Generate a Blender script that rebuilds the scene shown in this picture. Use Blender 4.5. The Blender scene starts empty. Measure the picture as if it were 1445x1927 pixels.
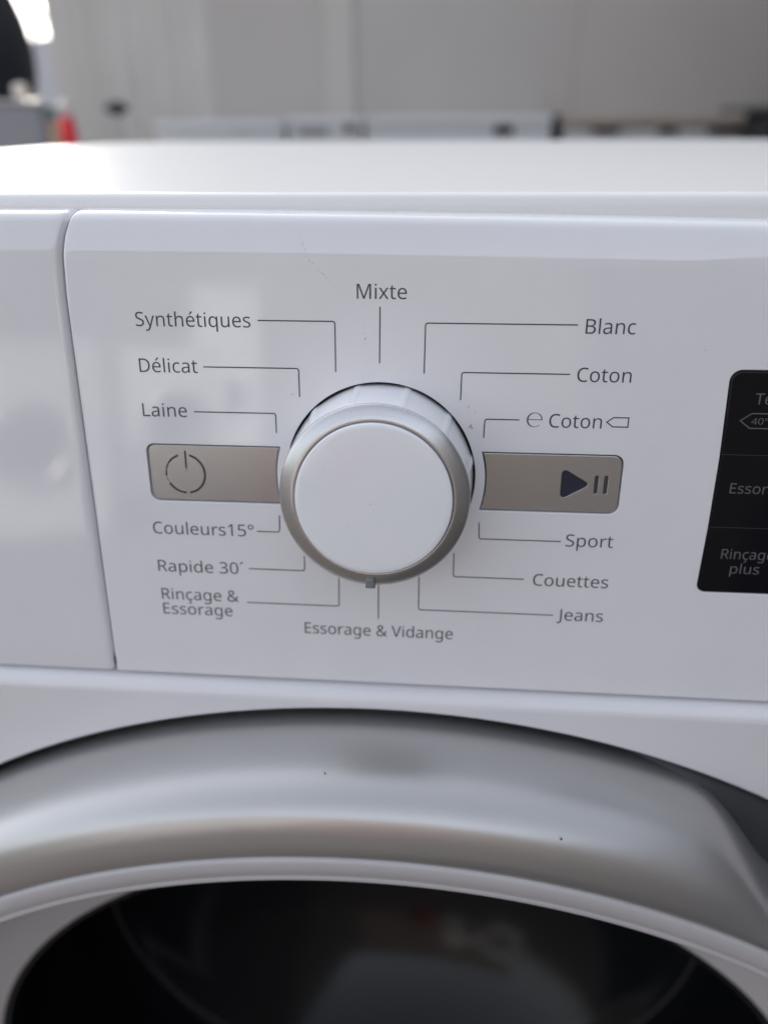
import bpy, bmesh, math, random
import numpy as np
from mathutils import Vector, Matrix
random.seed(7)
C = bpy.context.scene.collection
SC = bpy.context.scene
R_ = math.radians

# ------------------------------------------------------------------ camera, sky, sun, exposure
EYE = 0.8665                                   # camera height; the worktop is 0.85 m above the ground
AX = np.array([[0.99682827, -0.03130896, 0.07316525],      # camera axes (rows: world x, y, z)
               [0.07930971, 0.46690342, -0.88074467],
               [-0.00658591, 0.88375389, 0.46790563]])
cam_data = bpy.data.cameras.new('camera')
cam = bpy.data.objects.new('camera', cam_data)
C.objects.link(cam)
cam_data.sensor_fit = 'VERTICAL'
cam_data.sensor_height = 36.0
cam_data.sensor_width = 27.0
cam_data.lens = 26.0
cam_data.clip_start = 0.01
cam_data.clip_end = 500
M = Matrix([[AX[i][j] for j in range(3)] for i in range(3)]).to_4x4()
M.translation = (0, 0, EYE)
cam.matrix_world = M
cam_data.dof.use_dof = True
cam_data.dof.focus_distance = 0.197
cam_data.dof.aperture_fstop = 5.6
SC.camera = cam

SUN_AZ, SUN_EL = -25.3, 34.0                   # behind the machine, to the left
world = bpy.data.worlds.new('World')
SC.world = world
world.use_nodes = True
wn = world.node_tree
sky = wn.nodes.new('ShaderNodeTexSky')
sky.sky_type = 'NISHITA'
sky.sun_disc = False
sky.sun_elevation = R_(SUN_EL)
sky.sun_rotation = R_(SUN_AZ)
sky.air_density = 1.0
sky.dust_density = 2.5
sky.ozone_density = 1.0
hs = wn.nodes.new('ShaderNodeHueSaturation')            # a hazy, milky sky
hs.inputs['Saturation'].default_value = 0.36
wn.links.new(sky.outputs[0], hs.inputs['Color'])
wn.links.new(hs.outputs[0], wn.nodes['Background'].inputs[0])
wn.nodes['Background'].inputs[1].default_value = 0.15
sun_data = bpy.data.lights.new('sun', 'SUN')
sun_data.energy = 3.6
sun_data.angle = R_(0.5)
sun_data.color = (1.0, 0.93, 0.82)
sun = bpy.data.objects.new('sun', sun_data)
C.objects.link(sun)
sd = Vector((math.sin(R_(SUN_AZ)) * math.cos(R_(SUN_EL)), math.cos(R_(SUN_AZ)) * math.cos(R_(SUN_EL)), math.sin(R_(SUN_EL))))
sun.rotation_euler = (-sd).to_track_quat('-Z', 'Y').to_euler()
vs = SC.view_settings
vs.view_transform = 'Standard'
vs.look = 'None'
vs.exposure = 1.5
vs.gamma = 1.0
SC.cycles.use_denoising = True
SC.cycles.max_bounces = 8

# ------------------------------------------------------------------ materials
def mat(name, col, rough=0.5, metal=0.0, spec=0.5, coat=0.0, coat_rough=0.05, emis=None, trans=0.0,
        rnoise=0.0, rscale=40, cnoise=0.0, cscale=30, bump=0.0, bscale=800, bdist=0.0002, aniso=0.0):
    m = bpy.data.materials.new(name)
    m.use_nodes = True
    nt = m.node_tree
    b = nt.nodes['Principled BSDF']
    b.inputs['Base Color'].default_value = (*col, 1)
    b.inputs['Roughness'].default_value = rough
    b.inputs['Metallic'].default_value = metal
    b.inputs['Specular IOR Level'].default_value = spec
    b.inputs['Coat Weight'].default_value = coat
    b.inputs['Coat Roughness'].default_value = coat_rough
    b.inputs['Transmission Weight'].default_value = trans
    tc = nt.nodes.new('ShaderNodeTexCoord')
    def noise(scale, detail=4):
        n = nt.nodes.new('ShaderNodeTexNoise')
        n.inputs['Scale'].default_value = scale
        n.inputs['Detail'].default_value = detail
        nt.links.new(tc.outputs['Object'], n.inputs['Vector'])
        return n
    if rnoise:
        n = noise(rscale)
        mr = nt.nodes.new('ShaderNodeMapRange')
        mr.inputs['From Min'].default_value = 0.3
        mr.inputs['From Max'].default_value = 0.7
        mr.inputs['To Min'].default_value = max(0.0, rough - rnoise)
        mr.inputs['To Max'].default_value = rough + rnoise
        nt.links.new(n.outputs[0], mr.inputs['Value'])
        nt.links.new(mr.outputs[0], b.inputs['Roughness'])
    if cnoise:
        n = noise(cscale, 6)
        mr = nt.nodes.new('ShaderNodeMapRange')
        mr.inputs['From Min'].default_value = 0.3
        mr.inputs['From Max'].default_value = 0.7
        mr.inputs['To Min'].default_value = 1 - cnoise
        mr.inputs['To Max'].default_value = 1 + cnoise
        nt.links.new(n.outputs[0], mr.inputs['Value'])
        mx = nt.nodes.new('ShaderNodeMix')
        mx.data_type = 'RGBA'
        mx.blend_type = 'MULTIPLY'
        mx.inputs[0].default_value = 1
        mx.inputs[6].default_value = (*col, 1)
        nt.links.new(mr.outputs[0], mx.inputs[7])
        nt.links.new(mx.outputs[2], b.inputs['Base Color'])
    if bump:
        n = noise(bscale, 3)
        bp = nt.nodes.new('ShaderNodeBump')
        bp.inputs['Strength'].default_value = bump
        bp.inputs['Distance'].default_value = bdist
        nt.links.new(n.outputs[0], bp.inputs['Height'])
        nt.links.new(bp.outputs[0], b.inputs['Normal'])
    return m

WHITE = mat('white_gloss_plastic', (0.77, 0.765, 0.785), 0.07, coat=0.5, coat_rough=0.05, cnoise=0.012, cscale=60, rnoise=0.04, rscale=30, bump=0.02, bscale=350, bdist=0.0001)
DRAWERW = mat('white_drawer_plastic', (0.73, 0.725, 0.745), 0.09, coat=0.5, cnoise=0.015, cscale=50, rnoise=0.02, rscale=70, bump=0.02, bscale=350, bdist=0.0001)
ENAMEL = mat('white_enamel_steel', (0.76, 0.75, 0.77), 0.24, cnoise=0.012, cscale=40, rnoise=0.03, rscale=60, bump=0.03, bscale=250, bdist=0.0001)
LIDW = mat('white_worktop', (0.78, 0.775, 0.76), 0.30)
KNOBW = mat('white_knob_plastic', (0.84, 0.84, 0.86), 0.12, cnoise=0.01, cscale=100, rnoise=0.02, rscale=100)
SILVER = mat('satin_silver_ring', (0.56, 0.555, 0.555), 0.27, metal=0.85, cnoise=0.07, cscale=3000)
POINTER = mat('grey_pointer_plastic', (0.22, 0.235, 0.24), 0.35, metal=0.3)
DOORSIL = mat('silver_painted_door', (0.50, 0.49, 0.485), 0.32, metal=0.75, cnoise=0.015, cscale=30)
RIMW = mat('pale_grey_door_rim', (0.52, 0.50, 0.51), 0.30, cnoise=0.02, cscale=40)
CHAMP = mat('champagne_button_paint', (0.46, 0.455, 0.455), 0.24, metal=0.75, cnoise=0.02, cscale=1500)
DARKGAP = mat('dark_gap_plastic', (0.012, 0.014, 0.018), 0.5)
INK = mat('dark_grey_ink', (0.045, 0.055, 0.07), 0.5)
INKD = mat('black_symbol_ink', (0.035, 0.028, 0.026), 0.5)
NAVY = mat('navy_lens', (0.018, 0.024, 0.045), 0.25, cnoise=0.05, cscale=200)
BARDK = mat('grey_green_lens', (0.045, 0.052, 0.055), 0.3)
DISPB = mat('black_display_glass', (0.006, 0.0065, 0.009), 0.07, spec=0.2)
DINK = mat('grey_display_ink', (0.11, 0.112, 0.12), 0.5)
DLINE = mat('faint_display_line', (0.035, 0.037, 0.04), 0.4)
GLASS = mat('dark_bowl_glass', (0.006, 0.0065, 0.008), 0.16, spec=0.24)
SEAL = mat('grey_bowl_seal', (0.05, 0.045, 0.048), 0.25)
HANDLE = mat('anthracite_handle', (0.040, 0.041, 0.046), 0.45, cnoise=0.05, cscale=80)
POSTG = mat('slightly_paler_post', (0.465, 0.43, 0.395), 0.7)
SCUFF = mat('grey_scuff', (0.42, 0.40, 0.41), 0.6)
CRUMB = mat('brown_crumb', (0.20, 0.15, 0.10), 0.8)
WALLG = mat('grey_wall_sheet', (0.43, 0.395, 0.365), 0.7, cnoise=0.06, cscale=1.4, bump=0.2, bscale=30, bdist=0.003)
WALLL = mat('pale_wall_post', (0.48, 0.45, 0.42), 0.6, cnoise=0.05, cscale=3)
GROUND = mat('brown_grey_ground', (0.038, 0.03, 0.025), 0.9, cnoise=0.25, cscale=3, bump=0.4, bscale=40, bdist=0.01)
BACKW = mat('white_appliance_back_row', (0.62, 0.62, 0.63), 0.3, cnoise=0.02, cscale=5)
GREYBOX = mat('grey_box_paint', (0.30, 0.30, 0.32), 0.5, cnoise=0.03, cscale=8)
DKNAVY = mat('dark_navy_plastic', (0.010, 0.012, 0.019), 0.6)
BLACKP = mat('black_plastic', (0.012, 0.013, 0.014), 0.5)
WOOD = mat('beige_board', (0.36, 0.29, 0.23), 0.6, cnoise=0.1, cscale=12)
RED = mat('red_bottle_plastic', (0.78, 0.035, 0.06), 0.25, cnoise=0.05, cscale=30)
REDB = mat('dull_red_bucket_plastic', (0.30, 0.03, 0.025), 0.5)
CAPW = mat('cream_cap_plastic', (0.72, 0.66, 0.58), 0.18)
TEAL = mat('teal_cap_plastic', (0.02, 0.10, 0.11), 0.4)
TAN = mat('tan_bottle_plastic', (0.42, 0.29, 0.20), 0.5)
DARKSHEET = mat('dark_side_sheet', (0.085, 0.078, 0.072), 0.7, cnoise=0.1, cscale=2)
LEAF = mat('leaf_green', (0.07, 0.085, 0.04), 0.6, cnoise=0.3, cscale=9)
BARK = mat('bark', (0.10, 0.075, 0.055), 0.9)
BLUEG = mat('bluish_panel_paint', (0.36, 0.38, 0.44), 0.5, cnoise=0.04, cscale=4)
FACADE = mat('brown_render', (0.12, 0.092, 0.072), 0.8, cnoise=0.05, cscale=2)
WINDK = mat('dark_window_glass', (0.03, 0.035, 0.045), 0.08)
PAPER = mat('pale_paper', (0.6, 0.62, 0.68), 0.7)

# ------------------------------------------------------------------ object helpers
def empty(name, loc, label, cat, group=None):
    o = bpy.data.objects.new(name, None)
    C.objects.link(o)
    o.location = loc
    o['label'] = label
    o['category'] = cat
    if group:
        o['group'] = group
    return o

def origin(o):
    p = Vector((0, 0, 0))
    while o is not None:
        p += o.location
        o = o.parent
    return p

def make(name, verts, faces, m, parent=None, smooth=True, loc=None, angle=None, flat=()):
    """one mesh object from world-space vertices"""
    if parent is not None:
        off = origin(parent)
    elif loc is not None:
        off = Vector(loc)
    else:
        off = Vector((0, 0, 0))
    me = bpy.data.meshes.new(name)
    me.from_pydata([tuple(Vector(v) - off) for v in verts], [], faces)
    me.materials.append(m)
    if smooth:
        fl = set(flat)
        me.polygons.foreach_set('use_smooth', [i not in fl for i in range(len(me.polygons))])
        if angle:
            bm = bmesh.new(); bm.from_mesh(me)
            bmesh.ops.remove_doubles(bm, verts=bm.verts, dist=1e-6)
            for e in bm.edges:
                if len(e.link_faces) == 2 and e.calc_face_angle(0) > R_(angle):
                    e.smooth = False
            bm.to_mesh(me); bm.free()
    me.update()
    o = bpy.data.objects.new(name, me)
    C.objects.link(o)
    if parent is not None:
        o.parent = parent
    elif loc is not None:
        o.location = loc
    return o

def tag(o, label=None, cat=None, group=None, kind=None):
    if label: o['label'] = label
    if cat: o['category'] = cat
    if group: o['group'] = group
    if kind: o['kind'] = kind
    return o

class MB:
    def __init__(self):
        self.v = []; self.f = []; self.flat = []
    def add(self, vs, fs):
        n = len(self.v)
        self.flat += range(len(self.f), len(self.f) + len(fs))
        self.v += [tuple(p) for p in vs]
        self.f += [tuple(i + n for i in f) for f in fs]
    def grid(self, rows, close_u=False, flip=False):
        """rows: list of equally long lists of points"""
        n = len(self.v); w = len(rows[0])
        for r in rows:
            self.v += [tuple(p) for p in r]
        for i in range(len(rows) - 1):
            for j in range(w if close_u else w - 1):
                a = n + i * w + j; b = n + i * w + (j + 1) % w
                c = b + w; d = a + w
                self.f.append((a, d, c, b) if flip else (a, b, c, d))
    def box(self, x0, x1, y0, y1, z0, z1, r=0.0):
        if r <= 0:
            vs = [(x, y, z) for x in (x0, x1) for y in (y0, y1) for z in (z0, z1)]
            fs = [(0, 1, 3, 2), (4, 6, 7, 5), (0, 4, 5, 1), (2, 3, 7, 6), (0, 2, 6, 4), (1, 5, 7, 3)]
            self.add(vs, fs); return
        bm = bmesh.new()
        bmesh.ops.create_cube(bm, size=1)
        for v in bm.verts:
            v.co = Vector(((x0 + x1) / 2 + v.co.x * (x1 - x0), (y0 + y1) / 2 + v.co.y * (y1 - y0), (z0 + z1) / 2 + v.co.z * (z1 - z0)))
        bmesh.ops.bevel(bm, geom=bm.edges[:], offset=r, segments=3, profile=0.5, affect='EDGES')
        bm.verts.index_update()
        self.add([v.co.copy() for v in bm.verts], [[v.index for v in f.verts] for f in bm.faces])
        bm.free()
    def lathe(self, prof, cx, cy, seg=32):
        rows = [[(cx + r * math.cos(2 * math.pi * k / seg), cy + r * math.sin(2 * math.pi * k / seg), z) for k in range(seg)] for r, z in prof]
        self.grid(rows, close_u=True)
    def build(self, name, m, parent=None, **k):
        return make(name, self.v, self.f, m, parent, flat=self.flat, **k)

def fill2d(outer, holes=()):
    """triangulate a planar outline with holes -> verts2d, faces"""
    cu = bpy.data.curves.new('fill', 'CURVE')
    cu.dimensions = '2D'; cu.fill_mode = 'BOTH'
    for poly in [outer] + list(holes):
        s = cu.splines.new('POLY')
        s.points.add(len(poly) - 1)
        for p, q in zip(s.points, poly):
            p.co = (q[0], q[1], 0, 1)
        s.use_cyclic_u = True
    o = bpy.data.objects.new('fill', cu)
    me = o.to_mesh()
    vs = [(v.co.x, v.co.y) for v in me.vertices]
    fs = [tuple(p.vertices) for p in me.polygons]
    # keep winding consistent (counter-clockwise)
    out = []
    for f in fs:
        a, b, c = [vs[i] for i in f[:3]]
        cr = (b[0] - a[0]) * (c[1] - a[1]) - (b[1] - a[1]) * (c[0] - a[0])
        out.append(f if cr > 0 else tuple(reversed(f)))
    o.to_mesh_clear()
    bpy.data.objects.remove(o); bpy.data.curves.remove(cu)
    return vs, out

def area2(p):
    return sum(p[i - 1][0] * p[i][1] - p[i][0] * p[i - 1][1] for i in range(len(p))) / 2

def ccw(p):
    return p if area2(p) > 0 else list(reversed(p))

def offset(poly, d):
    """offset a ccw outline; d > 0 shrinks"""
    n = len(poly); out = []
    for i in range(n):
        a = Vector(poly[i - 1]); b = Vector(poly[i]); c = Vector(poly[(i + 1) % n])
        t1 = (b - a).normalized(); t2 = (c - b).normalized()
        n1 = Vector((-t1.y, t1.x)); n2 = Vector((-t2.y, t2.x))
        m = (n1 + n2)
        if m.length < 1e-6: m = n1
        m.normalize()
        k = 1 / max(0.35, m.dot(n1))
        out.append(tuple(b + m * d * k))
    return out

def rounded(pts, rad, seg=8):
    """round the corners of a closed outline; rad a number or list"""
    out = []; n = len(pts)
    for i in range(n):
        r = rad[i] if isinstance(rad, (list, tuple)) else rad
        p = Vector(pts[i]); a = (Vector(pts[i - 1]) - p); b = (Vector(pts[(i + 1) % n]) - p)
        if r <= 0:
            out.append(tuple(p)); continue
        ang = a.angle(b); d = min(r / math.tan(ang / 2), a.length * 0.49, b.length * 0.49)
        r2 = d * math.tan(ang / 2)
        a.normalize(); b.normalize()
        c = p + (a + b).normalized() * (r2 / math.sin(ang / 2))
        s = p + a * d; e = p + b * d
        a0 = math.atan2(*(s - c).yx); a1 = math.atan2(*(e - c).yx)
        da = (a1 - a0 + math.pi) % (2 * math.pi) - math.pi
        for k in range(seg + 1):
            t = a0 + da * k / seg
            out.append((c.x + r2 * math.cos(t), c.y + r2 * math.sin(t)))
    return out

def circle(cx, cy, r, n=128):
    return [(cx + r * math.cos(2 * math.pi * k / n), cy + r * math.sin(2 * math.pi * k / n)) for k in range(n)]

# ------------------------------------------------------------------ the tilted control panel: u right, v up, n out (millimetres)
TB = R_(8.0)
PB = Vector((-0.0168522, 0.1900177, EYE - 0.0893415))    # dial axis on the panel surface
EV = Vector((0, math.sin(TB), math.cos(TB)))
EN = Vector((0, -math.cos(TB), math.sin(TB)))
def P(u, v, n=0.0):
    return PB + Vector((u / 1000, 0, 0)) + EV * (v / 1000) + EN * (n / 1000)

def plate(name, outline, top, m, parent, edge=0.25, depth=2.0, holes=(), dome=0.0, seg=4):
    """solid plate in the panel plane: face at n=top with a rounded edge and sides going down"""
    outline = ccw(outline); mb = MB()
    inner = offset(outline, edge)
    vs, fs = fill2d(inner, holes)
    mb.add([P(x, y, top) for x, y in vs], fs)
    rows = []
    for k in range(seg + 1):
        a = math.pi / 2 * k / seg
        o = offset(outline, edge * (1 - math.sin(a)))
        rows.append([P(x, y, top - edge * (1 - math.cos(a))) for x, y in o])
    rows.append([P(x, y, top - depth) for x, y in outline])
    mb.grid(rows, close_u=True, flip=True)
    for h in holes:
        h = ccw(h)
        rows = []
        for k in range(3):
            a = math.pi / 2 * k / 2
            o = offset(h, 0.12 * math.sin(a))
            rows.append([P(x, y, top - 0.12 * (1 - math.cos(a))) for x, y in o])
        rows.append([P(x, y, top - 0.8) for x, y in offset(h, 0.12)])
        mb.grid(rows, close_u=True)
    return mb.build(name, m, parent, angle=40)

def ribbon(name, pts, w, m, parent, n=0.03, closed=False, mb=None, corner=0.0):
    """flat printed stroke on the panel"""
    own = mb is None
    if own: mb = MB()
    pts = [Vector(p) for p in pts]
    if corner:
        q = [pts[0]]
        for i in range(1, len(pts) - 1):
            a = pts[i - 1] - pts[i]; b = pts[i + 1] - pts[i]
            a.normalize(); b.normalize()
            for k in range(5):
                t = k / 4
                s = pts[i] + a * corner; e = pts[i] + b * corner
                q.append(s * (1 - t) ** 2 + pts[i] * 2 * t * (1 - t) + e * t * t)
        q.append(pts[-1]); pts = q
    L = []; Rr = []; N = len(pts)
    for i in range(N):
        if closed:
            t1 = (pts[i] - pts[i - 1]).normalized(); t2 = (pts[(i + 1) % N] - pts[i]).normalized()
        else:
            t1 = (pts[i] - pts[i - 1]).normalized() if i else (pts[1] - pts[0]).normalized()
            t2 = (pts[i + 1] - pts[i]).normalized() if i < N - 1 else t1
        t = (t1 + t2).normalized(); nn = Vector((-t.y, t.x))
        k = 1 / max(0.5, nn.dot(Vector((-t1.y, t1.x))))
        L.append(P(*(pts[i] + nn * w / 2 * k), n)); Rr.append(P(*(pts[i] - nn * w / 2 * k), n))
    if closed:
        L.append(L[0]); Rr.append(Rr[0])
    mb.grid([Rr, L])
    if own:
        return mb.build(name, m, parent, smooth=False)

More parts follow.
